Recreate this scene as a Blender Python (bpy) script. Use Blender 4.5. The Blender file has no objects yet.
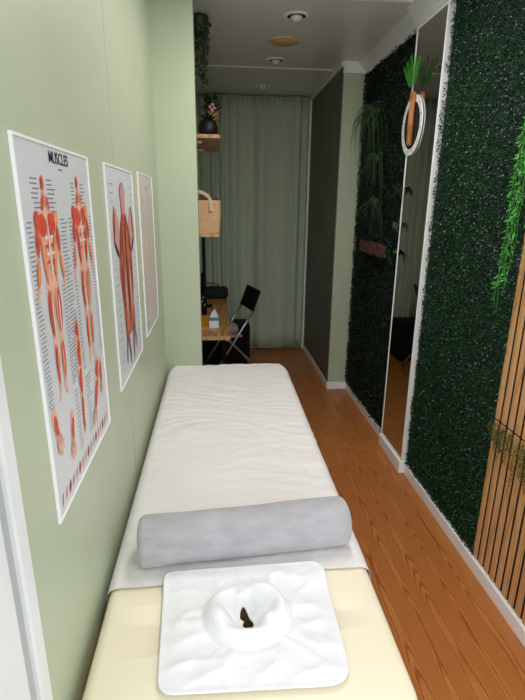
import bpy, bmesh, math, random
from mathutils import Vector, Matrix, noise
random.seed(7)
PI = math.pi
COL = bpy.context.scene.collection

# ------------------------------------------------------------------ colour / materials
def lin(c):
    c /= 255.0
    return c / 12.92 if c <= 0.04045 else ((c + 0.055) / 1.055) ** 2.4
def rgb(r, g, b): return (lin(r), lin(g), lin(b), 1.0)

def mat(name, c, rough=0.5, c2=None, scale=8.0, stretch=(1, 1, 1), bump=0.0, bscale=60.0, spec=0.5, metal=0.0,
        sheen=0.0, detail=4.0, lo=0.35, hi=0.65, trans=0.0, coat=0.0):
    m = bpy.data.materials.new(name); m.use_nodes = True
    nt = m.node_tree; N = nt.nodes; L = nt.links
    b = N['Principled BSDF']
    b.inputs['Roughness'].default_value = rough
    b.inputs['Specular IOR Level'].default_value = spec
    b.inputs['Metallic'].default_value = metal
    b.inputs['Sheen Weight'].default_value = sheen
    b.inputs['Coat Weight'].default_value = coat
    tc = N.new('ShaderNodeTexCoord'); mp = N.new('ShaderNodeMapping')
    mp.inputs['Scale'].default_value = stretch
    L.new(tc.outputs['Object'], mp.inputs['Vector'])
    nz = N.new('ShaderNodeTexNoise'); nz.inputs['Scale'].default_value = scale; nz.inputs['Detail'].default_value = detail
    L.new(mp.outputs['Vector'], nz.inputs['Vector'])
    cr = N.new('ShaderNodeValToRGB')
    cr.color_ramp.elements[0].position = lo; cr.color_ramp.elements[1].position = hi
    cr.color_ramp.elements[0].color = c; cr.color_ramp.elements[1].color = c2 or tuple(min(1, v * 1.08) for v in c[:3]) + (1,)
    L.new(nz.outputs['Fac'], cr.inputs['Fac']); L.new(cr.outputs['Color'], b.inputs['Base Color'])
    if bump:
        n2 = N.new('ShaderNodeTexNoise'); n2.inputs['Scale'].default_value = bscale; n2.inputs['Detail'].default_value = 3
        L.new(mp.outputs['Vector'], n2.inputs['Vector'])
        bp = N.new('ShaderNodeBump'); bp.inputs['Strength'].default_value = bump; bp.inputs['Distance'].default_value = 0.004
        L.new(n2.outputs['Fac'], bp.inputs['Height']); L.new(bp.outputs['Normal'], b.inputs['Normal'])
    return m

def wood_mat(name, dark, mid, light, sx=9.0, sy=0.9, bands=9.0, rough=0.4, plank=0.0, axis='Y', spec=0.4):
    """wood with cathedral grain: contour lines of a stretched noise"""
    m = bpy.data.materials.new(name); m.use_nodes = True
    nt = m.node_tree; N = nt.nodes; L = nt.links
    b = N['Principled BSDF']; b.inputs['Roughness'].default_value = rough; b.inputs['Specular IOR Level'].default_value = spec
    tc = N.new('ShaderNodeTexCoord')
    mp = N.new('ShaderNodeMapping')
    mp.inputs['Scale'].default_value = (sx, sy, sx) if axis == 'Y' else ((sx, sx, sy) if axis == 'Z' else (sy, sx, sx))
    vec = tc.outputs['Object']
    L.new(vec, mp.inputs['Vector'])
    src = mp.outputs['Vector']
    plk = None
    if plank:
        sep = N.new('ShaderNodeSeparateXYZ'); L.new(vec, sep.inputs[0])
        dv = N.new('ShaderNodeMath'); dv.operation = 'DIVIDE'; dv.inputs[1].default_value = plank; L.new(sep.outputs['X'], dv.inputs[0])
        fl = N.new('ShaderNodeMath'); fl.operation = 'FLOOR'; L.new(dv.outputs[0], fl.inputs[0])
        wn = N.new('ShaderNodeTexWhiteNoise'); wn.noise_dimensions = '1D'; L.new(fl.outputs[0], wn.inputs['W'])
        sc = N.new('ShaderNodeVectorMath'); sc.operation = 'SCALE'; sc.inputs['Scale'].default_value = 23.0; L.new(wn.outputs['Color'], sc.inputs[0])
        ad = N.new('ShaderNodeVectorMath'); ad.operation = 'ADD'; L.new(src, ad.inputs[0]); L.new(sc.outputs[0], ad.inputs[1])
        src = ad.outputs[0]; plk = wn.outputs['Value']
        fr = N.new('ShaderNodeMath'); fr.operation = 'FRACT'; L.new(dv.outputs[0], fr.inputs[0])
    nz = N.new('ShaderNodeTexNoise'); nz.inputs['Scale'].default_value = 1.0; nz.inputs['Detail'].default_value = 0.3
    nz.inputs['Distortion'].default_value = 0.12
    L.new(src, nz.inputs['Vector'])
    mu = N.new('ShaderNodeMath'); mu.operation = 'MULTIPLY'; mu.inputs[1].default_value = bands; L.new(nz.outputs['Fac'], mu.inputs[0])
    fr2 = N.new('ShaderNodeMath'); fr2.operation = 'FRACT'; L.new(mu.outputs[0], fr2.inputs[0])
    cr = N.new('ShaderNodeValToRGB')
    e = cr.color_ramp.elements
    e[0].position = 0.0; e[0].color = dark; e[1].position = 1.0; e[1].color = mid
    x = e.new(0.25); x.color = mid
    x = e.new(0.6); x.color = light
    x = e.new(0.93); x.color = mid
    L.new(fr2.outputs[0], cr.inputs['Fac'])
    # fine pores
    mp2 = N.new('ShaderNodeMapping')
    mp2.inputs['Scale'].default_value = (220, 6, 220) if axis == 'Y' else ((220, 220, 6) if axis == 'Z' else (6, 220, 220))
    L.new(vec, mp2.inputs['Vector'])
    n3 = N.new('ShaderNodeTexNoise'); n3.inputs['Scale'].default_value = 1; n3.inputs['Detail'].default_value = 2; L.new(mp2.outputs['Vector'], n3.inputs['Vector'])
    mr = N.new('ShaderNodeMapRange'); mr.inputs['From Min'].default_value = 0.3; mr.inputs['From Max'].default_value = 0.7
    mr.inputs['To Min'].default_value = 0.82; mr.inputs['To Max'].default_value = 1.08
    L.new(n3.outputs['Fac'], mr.inputs['Value'])
    mx = N.new('ShaderNodeVectorMath'); mx.operation = 'SCALE'
    L.new(cr.outputs['Color'], mx.inputs[0])
    fac = mr.outputs['Result']
    if plk is not None:
        m2 = N.new('ShaderNodeMapRange'); m2.inputs['To Min'].default_value = 0.86; m2.inputs['To Max'].default_value = 1.08; L.new(plk, m2.inputs['Value'])
        m3 = N.new('ShaderNodeMath'); m3.operation = 'MULTIPLY'; L.new(fac, m3.inputs[0]); L.new(m2.outputs['Result'], m3.inputs[1])
        fac = m3.outputs[0]
    L.new(fac, mx.inputs['Scale'])
    L.new(mx.outputs[0], b.inputs['Base Color'])
    return m

def floor_mat():
    """vinyl planks: each strip carries nested cathedral arches running along the room"""
    m = bpy.data.materials.new('wood_floor'); m.use_nodes = True
    nt = m.node_tree; N = nt.nodes; L = nt.links; b = N['Principled BSDF']
    b.inputs['Roughness'].default_value = 0.33; b.inputs['Specular IOR Level'].default_value = 0.4
    def mth(op, a, c=None, d=None):
        n = N.new('ShaderNodeMath'); n.operation = op
        for i, v in enumerate((a, c, d)):
            if v is None: continue
            if isinstance(v, (int, float)): n.inputs[i].default_value = v
            else: L.new(v, n.inputs[i])
        return n.outputs[0]
    tc = N.new('ShaderNodeTexCoord'); sp = N.new('ShaderNodeSeparateXYZ'); L.new(tc.outputs['Object'], sp.inputs[0])
    x, y = sp.outputs['X'], sp.outputs['Y']
    mp = N.new('ShaderNodeMapping'); mp.inputs['Scale'].default_value = (9, 1.6, 1); L.new(tc.outputs['Object'], mp.inputs[0])
    nz = N.new('ShaderNodeTexNoise'); nz.inputs['Scale'].default_value = 1; nz.inputs['Detail'].default_value = 1; L.new(mp.outputs[0], nz.inputs['Vector'])
    mp3 = N.new('ShaderNodeMapping'); mp3.inputs['Scale'].default_value = (60, 14, 1); L.new(tc.outputs['Object'], mp3.inputs[0])
    nz3 = N.new('ShaderNodeTexNoise'); nz3.inputs['Scale'].default_value = 1; nz3.inputs['Detail'].default_value = 2; L.new(mp3.outputs[0], nz3.inputs['Vector'])
    w = mth('DIVIDE', x, 0.098); fl = mth('FLOOR', w); u = mth('SUBTRACT', mth('FRACT', w), 0.5)
    wn = N.new('ShaderNodeTexWhiteNoise'); wn.noise_dimensions = '1D'; L.new(fl, wn.inputs['W'])
    arch = mth('MULTIPLY', mth('MULTIPLY', u, u), 22.0)
    v = mth('ADD', mth('MULTIPLY', y, 3.4), arch)
    v = mth('ADD', v, mth('MULTIPLY', nz.outputs['Fac'], 7.0))
    v = mth('ADD', v, mth('MULTIPLY', nz3.outputs['Fac'], 0.5))
    v = mth('ADD', v, mth('MULTIPLY', wn.outputs['Value'], 9.0))
    cr = N.new('ShaderNodeValToRGB'); e = cr.color_ramp.elements
    mid, dark, lite = rgb(184, 112, 56), rgb(130, 68, 27), rgb(200, 130, 68)
    e[0].position = 0; e[0].color = dark; e[1].position = 1; e[1].color = mid
    for p, c in ((0.16, mid), (0.5, lite), (0.8, mid), (0.95, dark)): q = e.new(p); q.color = c
    L.new(mth('FRACT', v), cr.inputs['Fac'])
    mp2 = N.new('ShaderNodeMapping'); mp2.inputs['Scale'].default_value = (180, 5, 1); L.new(tc.outputs['Object'], mp2.inputs[0])
    n2 = N.new('ShaderNodeTexNoise'); n2.inputs['Scale'].default_value = 1; n2.inputs['Detail'].default_value = 2; L.new(mp2.outputs[0], n2.inputs['Vector'])
    mr = N.new('ShaderNodeMapRange'); mr.inputs['From Min'].default_value = .3; mr.inputs['From Max'].default_value = .7; mr.inputs['To Min'].default_value = .86; mr.inputs['To Max'].default_value = 1.08
    L.new(n2.outputs['Fac'], mr.inputs['Value'])
    mx = N.new('ShaderNodeMix'); mx.data_type = 'RGBA'; mx.inputs['Factor'].default_value = 0.85
    mx.inputs['A'].default_value = mid; L.new(cr.outputs['Color'], mx.inputs['B'])
    sc = N.new('ShaderNodeVectorMath'); sc.operation = 'SCALE'; L.new(mx.outputs['Result'], sc.inputs[0]); L.new(mr.outputs['Result'], sc.inputs['Scale'])
    L.new(sc.outputs[0], b.inputs['Base Color'])
    return m

M = {}
M['wall'] = mat('sage_wall', rgb(180, 190, 163), 0.42, rgb(185, 195, 168), 3, bump=0.05, bscale=250)
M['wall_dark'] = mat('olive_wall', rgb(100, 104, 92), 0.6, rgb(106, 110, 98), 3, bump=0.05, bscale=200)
M['ceil'] = mat('ceiling_panel', rgb(222, 225, 224), 0.26, rgb(226, 229, 228), 2)
M['white'] = mat('white_trim', rgb(240, 241, 240), 0.35, rgb(245, 246, 245), 5)
M['upvc'] = mat('white_plastic_frame', rgb(226, 228, 228), 0.3, rgb(232, 234, 234), 5)
M['gasket'] = mat('grey_gasket', rgb(176, 178, 178), 0.4, rgb(182, 184, 184), 5)
M['floor'] = floor_mat()
M['pave'] = mat('pavement', rgb(178, 174, 166), 0.8, rgb(190, 186, 178), 6, bump=0.3)
M['curtain'] = mat('curtain_cloth', rgb(182, 196, 172), 0.85, rgb(190, 204, 180), 3, stretch=(20, 20, 1), bump=0.15, bscale=120, sheen=0.1)
M['sheet'] = mat('cotton_sheet', rgb(231, 227, 225), 0.85, rgb(235, 231, 229), 4, bump=0.12, bscale=500, sheen=0.1)
M['cream'] = mat('cream_cover', rgb(240, 230, 202), 0.6, rgb(243, 233, 206), 4, bump=0.05, bscale=200)
M['terry'] = mat('terry_cloth', rgb(238, 238, 240), 0.95, rgb(243, 243, 245), 40, bump=0.5, bscale=420, sheen=0.3)
M['plush'] = mat('grey_plush', rgb(164, 163, 167), 0.9, rgb(182, 181, 185), 14, stretch=(1, 2.2, 2.2), bump=0.4, bscale=350, sheen=0.5, lo=0.3, hi=0.7)
M['brown_liner'] = mat('brown_liner', rgb(168, 128, 72), 0.6, rgb(182, 142, 84), 20)
M['beech'] = wood_mat('beech_leg', rgb(150, 110, 70), rgb(190, 150, 104), rgb(204, 166, 120), 20, 2, 5, 0.45, axis='Z')
M['slat'] = wood_mat('slat_wood', rgb(184, 132, 80), rgb(208, 158, 104), rgb(216, 168, 114), 14, 0.8, 5, 0.5, axis='Z')
M['felt'] = mat('black_felt', rgb(22, 20, 18), 0.95, rgb(28, 26, 24), 60)
M['mat_backing'] = mat('dark_green_backing', rgb(12, 30, 22), 0.9, rgb(18, 40, 28), 30)
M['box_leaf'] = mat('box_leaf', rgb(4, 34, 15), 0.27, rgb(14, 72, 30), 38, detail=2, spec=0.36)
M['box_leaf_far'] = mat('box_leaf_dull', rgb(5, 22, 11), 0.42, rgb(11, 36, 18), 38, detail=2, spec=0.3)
M['vine'] = mat('vine_leaf', rgb(40, 126, 34), 0.45, rgb(76, 166, 56), 30, spec=0.4)
M['fern'] = mat('fern_leaf', rgb(36, 62, 20), 0.5, rgb(92, 96, 32), 26, spec=0.4)
M['palm'] = mat('palm_leaf', rgb(48, 128, 40), 0.45, rgb(74, 158, 56), 20)
M['grass'] = mat('grass_leaf', rgb(44, 78, 48), 0.45, rgb(92, 124, 84), 14)
M['darkplant'] = mat('trailing_leaf', rgb(26, 50, 28), 0.5, rgb(44, 66, 34), 24)
M['stem'] = mat('plant_stem', rgb(70, 78, 40), 0.6, rgb(90, 96, 52), 30)
M['vine_stem'] = mat('vine_stem', rgb(50, 120, 40), 0.5, rgb(66, 140, 50), 30)
M['mirror'] = mat('mirror_glass', rgb(205, 203, 198), 0.012, rgb(206, 204, 199), 1, metal=1.0)
M['black'] = mat('black_plastic', rgb(6, 6, 7), 0.6, rgb(9, 9, 10), 30, spec=0.2)
M['blackcloth'] = mat('black_cloth', rgb(14, 14, 17), 0.8, rgb(22, 20, 24), 30, bump=0.2)
M['screen'] = mat('dark_screen', rgb(12, 12, 14), 0.1, rgb(14, 14, 16), 5)
M['chrome'] = mat('steel_tube', rgb(190, 190, 188), 0.3, rgb(200, 200, 198), 10, metal=0.9)
M['desk'] = wood_mat('oak_desk', rgb(150, 100, 54), rgb(186, 134, 80), rgb(206, 156, 100), 12, 1.0, 6, 0.4)
M['pine'] = wood_mat('pine_shelf', rgb(176, 132, 88), rgb(206, 164, 118), rgb(222, 184, 140), 12, 1.0, 5, 0.5)
M['straw'] = mat('woven_straw', rgb(214, 172, 128), 0.8, rgb(228, 188, 146), 30, stretch=(1, 1, 6), bump=0.8, bscale=40)
M['strap'] = mat('beige_strap', rgb(206, 194, 160), 0.7, rgb(214, 202, 168), 20)
M['redlining'] = mat('red_brown_lining', rgb(110, 52, 36), 0.8, rgb(122, 60, 42), 20)
M['paper'] = mat('poster_paper', rgb(206, 208, 211), 0.35, rgb(210, 212, 215), 5)
M['paper_grey'] = mat('greyish_poster_paper', rgb(200, 192, 184), 0.4, rgb(206, 198, 190), 8)  # third chart's paper: an even, greyer beige than the other two
M['edge'] = mat('poster_edge', rgb(240, 240, 242), 0.3, rgb(243, 243, 245), 5)
M['ink'] = mat('black_ink', rgb(40, 42, 48), 0.5, rgb(46, 48, 54), 10)
M['caption'] = mat('grey_ink', rgb(112, 116, 126), 0.5, rgb(128, 132, 142), 10)
M['red'] = mat('muscle_red', rgb(196, 62, 48), 0.5, rgb(214, 92, 70), 90)
M['orange'] = mat('muscle_orange', rgb(226, 130, 84), 0.5, rgb(236, 156, 110), 90)
M['flesh'] = mat('tendon_pale', rgb(222, 166, 138), 0.5, rgb(232, 190, 166), 60)
M['brick'] = mat('muscle_brick', rgb(176, 88, 66), 0.5, rgb(196, 112, 86), 60)
M['darkred'] = mat('muscle_dark', rgb(136, 56, 44), 0.5, rgb(156, 70, 56), 60)
M['rose'] = mat('muscle_rose', rgb(196, 140, 124), 0.5, rgb(210, 160, 146), 60)
M['hairgrey'] = mat('hair_grey', rgb(120, 120, 118), 0.5, rgb(140, 140, 138), 60)
M['vein'] = mat('vein_blue', rgb(112, 108, 132), 0.5, rgb(130, 126, 148), 60)
M['bone'] = mat('bone_white', rgb(226, 216, 208), 0.5, rgb(232, 224, 216), 40)
M['bulb'] = mat('bulb_glass', rgb(225, 228, 232), 0.25, rgb(230, 233, 236), 5)
M['tan'] = mat('tan_plastic', rgb(214, 180, 116), 0.5, rgb(222, 188, 124), 10)
M['bamboo'] = wood_mat('bamboo', rgb(140, 84, 44), rgb(178, 112, 62), rgb(190, 126, 74), 30, 3, 4, 0.5, axis='Z')
M['terracotta'] = mat('terracotta_bark', rgb(62, 37, 26), 0.8, rgb(94, 56, 38), 40, bump=0.6, bscale=60)
M['orangecard'] = mat('orange_card', rgb(226, 148, 40), 0.5, rgb(232, 156, 48), 6)
M['teal'] = mat('teal_card', rgb(70, 130, 140), 0.5, rgb(78, 138, 148), 10)
M['whitecard'] = mat('white_card', rgb(228, 228, 230), 0.6, rgb(232, 232, 234), 10)
M['tissue'] = mat('white_tissue', rgb(238, 238, 240), 0.9, rgb(242, 242, 244), 10)
M['greycloth'] = mat('grey_cushion', rgb(150, 138, 136), 0.9, rgb(160, 148, 146), 20, sheen=0.2)
M['navy'] = mat('dark_glazed_pot', rgb(14, 15, 22), 0.5, rgb(20, 21, 30), 20)
M['pink'] = mat('pink_petal', rgb(214, 130, 150), 0.6, rgb(226, 150, 168), 40)
M['wicker'] = mat('tan_wicker', rgb(178, 140, 88), 0.8, rgb(196, 158, 104), 60, bump=0.5)
M['glint'] = mat('painted_glint', rgb(220, 220, 220), 0.4, rgb(226, 226, 226), 10)
M['mark'] = mat('grey_mark', rgb(96, 100, 96), 0.6, rgb(110, 114, 110), 10)

# ------------------------------------------------------------------ helpers
def finish(name, me, m, parent=None, smooth=False):
    for k in (m if isinstance(m, (list, tuple)) else [m]): me.materials.append(k)
    if smooth:
        for p in me.polygons: p.use_smooth = True
    o = bpy.data.objects.new(name, me); COL.objects.link(o)
    if parent is not None:
        o.parent = parent
        o.matrix_parent_inverse = Matrix.Identity(4)
    return o
def obj(name, bm, m, parent=None, smooth=False):
    bmesh.ops.recalc_face_normals(bm, faces=bm.faces)
    me = bpy.data.meshes.new(name); bm.to_mesh(me); bm.free()
    return finish(name, me, m, parent, smooth)
def pyd(name, v, f, m, parent=None, smooth=False):
    me = bpy.data.meshes.new(name); me.from_pydata(v, [], f); me.update()
    return finish(name, me, m, parent, smooth)
def thing(name, label, cat, loc=(0, 0, 0), rz=0, group=None):
    o = bpy.data.objects.new(name, None); COL.objects.link(o)
    o.empty_display_size = 0.05
    o.location = loc; o.rotation_euler = (0, 0, rz)
    return tag(o, label, cat, group)
def tag(o, label, cat, group=None):
    o['label'] = label; o['category'] = cat
    if group: o['group'] = group
    return o
def struct(name, bm, m, smooth=False):
    o = obj(name, bm, m, None, smooth); o['kind'] = 'structure'; return o
def B(): return bmesh.new()
def box(bm, x0, x1, y0, y1, z0, z1, bev=0.0, seg=2):
    t = bmesh.new()
    bmesh.ops.create_cube(t, size=1)
    for v in t.verts:
        v.co = Vector(((x0 + x1) / 2 + v.co.x * (x1 - x0), (y0 + y1) / 2 + v.co.y * (y1 - y0), (z0 + z1) / 2 + v.co.z * (z1 - z0)))
    if bev: bmesh.ops.bevel(t, geom=list(t.edges), offset=bev, segments=seg, profile=0.5, affect='EDGES', clamp_overlap=True)
    merge(bm, t); return bm
def merge(bm, t, mx=None):
    if mx is not None: bmesh.ops.transform(t, matrix=mx, verts=t.verts)
    me = bpy.data.meshes.new('tmp'); t.to_mesh(me); t.free(); bm.from_mesh(me); bpy.data.meshes.remove(me)
def tube(bm, pts, r, n=8, caps=True):
    """swept tube; r a number or a list"""
    pts = [Vector(p) for p in pts]; rings = []
    up = Vector((0.13, 0.27, 1)).normalized()
    for i, p in enumerate(pts):
        d = (pts[min(i + 1, len(pts) - 1)] - pts[max(i - 1, 0)]).normalized()
        a = d.cross(up)
        if a.length < 1e-3: a = d.cross(Vector((1, 0, 0)))
        a.normalize(); b = d.cross(a)
        rr = r[i] if isinstance(r, (list, tuple)) else r
        rings.append([bm.verts.new(p + rr * (math.cos(2 * PI * k / n) * a + math.sin(2 * PI * k / n) * b)) for k in range(n)])
    for q in range(len(rings) - 1):
        for k in range(n): bm.faces.new((rings[q][k], rings[q][(k + 1) % n], rings[q + 1][(k + 1) % n], rings[q + 1][k]))
    if caps: bm.faces.new(rings[0][::-1]); bm.faces.new(rings[-1])
    return bm
def lathe(bm, prof, c=(0, 0, 0), n=24, close_top=True, close_bot=True):
    rings = []
    for r, z in prof:
        rings.append([bm.verts.new((c[0] + r * math.cos(2 * PI * k / n), c[1] + r * math.sin(2 * PI * k / n), c[2] + z)) for k in range(n)])
    for q in range(len(rings) - 1):
        for k in range(n): bm.faces.new((rings[q][k], rings[q][(k + 1) % n], rings[q + 1][(k + 1) % n], rings[q + 1][k]))
    if close_bot: bm.faces.new(rings[0][::-1])
    if close_top: bm.faces.new(rings[-1])
    return bm
def U(a, b): return random.uniform(a, b)

class Leaves:
    """collects leaf blades into one mesh"""
    def __init__(s): s.v = []; s.f = []
    def leaf(s, p, d, n, L, W, fold=0.25):
        d = d.normalized(); sd = d.cross(n)
        if sd.length < 1e-4: sd = d.orthogonal()
        sd.normalize(); n = sd.cross(d)
        i = len(s.v)
        s.v += [p, p + d * L * 0.45 + sd * W / 2 + n * W * fold, p + d * L, p + d * L * 0.45 - sd * W / 2 + n * W * fold]
        s.f += [(i, i + 1, i + 2), (i, i + 2, i + 3)]
    def blade(s, pts, w):
        """a curved grass blade along pts"""
        i = len(s.v); n = len(pts)
        for k, p in enumerate(pts):
            d = (pts[min(k + 1, n - 1)] - pts[max(k - 1, 0)]).normalized()
            sd = d.cross(Vector((1, 0.2, 0)));
            if sd.length < 1e-3: sd = Vector((0, 1, 0))
            sd.normalize(); t = k / (n - 1); ww = w * (0.6 + 0.4 * math.sin(PI * min(1, t * 1.4))) * (1 - t ** 3) + 0.0004
            s.v += [p - sd * ww / 2, p + sd * ww / 2]
        for k in range(n - 1): a = i + 2 * k; s.f.append((a, a + 1, a + 3, a + 2))
    def build(s, name, m, parent=None): return pyd(name, [tuple(q) for q in s.v], s.f, m, parent)

# ------------------------------------------------------------------ room shell
XL, XR, ZC, YB = -0.33, 1.235, 2.79, 5.70
bm = box(B(), -0.5, 1.45, 0.45, 5.9, -0.08, 0.0); struct('floor', bm, M['floor'])
bm = box(B(), -4.0, 4.5, -4.0, 0.45, -0.16, -0.02); struct('ground', bm, M['pave'])
bm = box(B(), -0.5, 1.45, 0.60, 5.9, ZC, ZC + 0.08); struct('ceiling', bm, M['ceil'])
bm = B()
box(bm, XL - 0.12, XL, 0.60, 1.717, 0, ZC); box(bm, XL - 0.12, XL, 1.723, 2.94, 0, ZC); box(bm, XL - 0.12, XL, 2.946, YB, 0, ZC)
box(bm, XL - 0.11, XL - 0.003, 0.60, YB, 0, ZC)
struct('wall_left', bm, M['wall'])
bm = box(B(), XR, XR + 0.14, 0.60, 4.28, 0, ZC); struct('wall_right', bm, M['wall'])
bm = box(B(), XL, -0.106, 2.97, 3.09, 0, ZC); struct('wall_partition', bm, M['wall'])
bm = box(B(), 1.04, XR + 0.14, 4.28, YB, 0, ZC); struct('wall_alcove', bm, M['wall'])
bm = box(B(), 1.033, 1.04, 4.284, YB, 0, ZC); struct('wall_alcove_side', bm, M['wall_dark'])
bm = box(B(), -0.5, 1.45, YB, YB + 0.12, 0, ZC); struct('wall_back', bm, M['wall'])
# shop front: the open doorway the camera looks through
bm = B(); box(bm, -3.0, XL - 0.12, 0.45, 0.60, 0, 3.2); box(bm, XR + 0.10, 3.2, 0.45, 0.60, 0, 3.2); box(bm, XL - 0.12, XR + 0.10, 0.45, 0.60, 2.72, 3.2)
struct('wall_front', bm, M['white'])
bm = B()
for s, xa in ((1, XL), (-1, XR)):
    def sb(a, b, y0, y1, z1, bev=0.004):
        q = sorted((xa + s * a, xa + s * b)); box(bm, q[0], q[1], y0, y1, 0, z1, bev)
    sb(-0.12, 0.004, 0.40, 0.625, 2.72)
    sb(-0.02, 0.018, 0.658, 0.698, 2.72)
    sb(-0.05, 0.026, 0.44, 0.606, 2.72)
box(bm, XL, XR, 0.45, 0.65, 2.66, 2.72)
struct('door_1', bm, M['upvc'])
bm = B()
for s, xa in ((1, XL), (-1, XR)):
    q = sorted((xa - s * 0.01, xa + s * 0.008)); box(bm, q[0], q[1], 0.607, 0.660, 0, 2.70)
struct('trim_1', bm, M['gasket'])
# ceiling joint strips
for i, y in enumerate((3.065, 4.55)):
    bm = box(B(), XL, 1.24, y - 0.016, y + 0.016, ZC - 0.004, ZC + 0.001, 0.001); struct('trim_%d' % (2 + i), bm, M['white'])
# cornices
def prism(prof, y0, y1):
    bm = B()
    a = [bm.verts.new((x, y0, z)) for x, z in prof]; b = [bm.verts.new((x, y1, z)) for x, z in prof]
    n = len(prof)
    for k in range(n): bm.faces.new((a[k], a[(k + 1) % n], b[(k + 1) % n], b[k]))
    bm.faces.new(a[::-1]); bm.faces.new(b)
    return bm
struct('trim_4', prism([(1.236, ZC), (1.236, 2.695), (1.212, 2.695), (1.212, 2.715), (1.150, 2.78), (1.150, ZC)], 3.155, 4.28), M['ceil'])
struct('trim_5', prism([(1.236, ZC), (1.236, 2.690), (1.172, 2.690), (1.172, 2.71), (1.115, 2.78), (1.115, ZC)], 2.60, 3.155), M['ceil'])
bm = box(B(), 1.03, XR, 4.255, 4.28, 2.705, ZC, 0.003); struct('trim_6', bm, M['white'])
bm = box(B(), 1.015, 1.04, 4.28, YB, 2.755, ZC, 0.003); struct('trim_7', bm, M['white'])
bm = box(B(), 1.012, 1.04, 5.60, 5.63, 0.0, 2.755, 0.003); struct('trim_8', bm, M['white'])
# baseboards
def bb(name, x0, x1, y0, y1, h=0.07):
    bm = B(); box(bm, x0, x1, y0, y1, 0, h, 0.004); struct(name, bm, M['white'])
bb('baseboard_right', 1.205, XR, 0.73, 2.735)
bb('baseboard_right_far', 1.205, XR, 3.155, 4.265)
bb('baseboard_mirror', 1.172, XR, 2.735, 3.155, 0.085)
bb('baseboard_alcove_front', 1.026, XR, 4.265, 4.28)
bb('baseboard_alcove', 1.026, 1.04, 4.28, 5.60)
bb('baseboard_back', XL, 1.026, YB - 0.015, YB, 0.06)
bb('baseboard_left', XL, XL + 0.014, 0.73, 2.97)
# pier carrying the mirror
bm = box(B(), 1.20, XR, 2.742, 3.150, 0.085, 2.70); struct('wall_pier', bm, M['white'])

# ------------------------------------------------------------------ tall mirror
t = thing('wall_mirror', 'tall narrow wall mirror in a white frame between the two leafy panels', 'mirror', (1.19, 2.95, 0.085))
bm = box(B(), -0.002, 0.002, -0.199, 0.190, 0.012, 2.60); obj('glass', bm, M['mirror'], t)
bm = B()
box(bm, -0.005, 0.010, -0.210, -0.199, 0.0, 2.605, 0.002); box(bm, -0.005, 0.010, 0.190, 0.203, 0.0, 2.605, 0.002)
box(bm, -0.005, 0.010, -0.199, 0.190, 0.0, 0.012); box(bm, -0.005, 0.010, -0.199, 0.190, 2.593, 2.605)
obj('frame', bm, M['white'], t)

# ------------------------------------------------------------------ leafy wall panels
def hedge(label, y0, y1, z0, z1, xs, n, m, L0, dull):
    t = thing('hedge_panel', label, 'artificial hedge', (XR, (y0 + y1) / 2, z0), group='artificial hedge panels')
    cy = (y0 + y1) / 2
    bm = box(B(), -0.012, -0.001, y0 - cy, y1 - cy, 0, z1 - z0); obj('backing', bm, M['mat_backing'], t)
    lv = Leaves(); rnd = random.Random(len(label))
    for i in range(n):
        y = rnd.uniform(y0 - 0.012, y1 + (0.012 if dull else -0.004)) - cy; z = rnd.uniform(-0.005, z1 - z0 + 0.005)
        dep = rnd.random() ** 0.7 * (1 + (0.9 if not dull and y > y1 - cy - 0.05 else 0) * min(1, max(0, z - 0.9)))
        x = -0.013 - dep * (xs + 0.010 * noise.noise(Vector((y * 9, z * 9, 3))))
        d = Vector((-0.55 - 0.5 * rnd.random(), rnd.gauss(0, 0.7), rnd.gauss(-0.15, 0.7)))
        nn = Vector((rnd.gauss(-0.8, 0.5), rnd.gauss(-0.2, 0.6), rnd.gauss(0.5, 0.6)))
        L = rnd.uniform(0.7, 1.25) * L0
        lv.leaf(Vector((x + 0.004, y, z)), d, nn, L, L * 0.62)
    o = lv.build('foliage', m, t); o['kind'] = 'stuff'
    return t
hedge('artificial boxwood panel near the camera, left of the slatted wood', 1.872, 2.740, 0.075, ZC - 0.005, 0.013, 56000, M['box_leaf'], 0.0100, 0)
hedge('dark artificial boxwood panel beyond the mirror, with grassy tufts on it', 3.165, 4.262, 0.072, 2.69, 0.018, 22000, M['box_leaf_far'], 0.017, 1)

# ------------------------------------------------------------------ slatted wood panels
def slats(label, z0, z1, y0=0.90, y1=1.868):
    t = thing('slat_panel', label, 'slatted panel', (XR, y0, z0), group='slatted wood panels')
    bm = box(B(), -0.012, -0.001, 0, y1 - y0, 0, z1 - z0); obj('backing', bm, M['felt'], t)
    bm = B(); p = 0.0495; y = y1 - y0
    while y - 0.037 > 0:
        box(bm, -0.0175, -0.012, y - 0.033, y, 0, z1 - z0, 0.001, 1); y -= p
    obj('slats', bm, M['slat'], t)
slats('lower light wood slatted panel standing behind the drooping fern', 0.072, 0.792)
slats('upper light wood slatted panel behind the hanging bright green vine', 0.800, 2.75)

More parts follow.
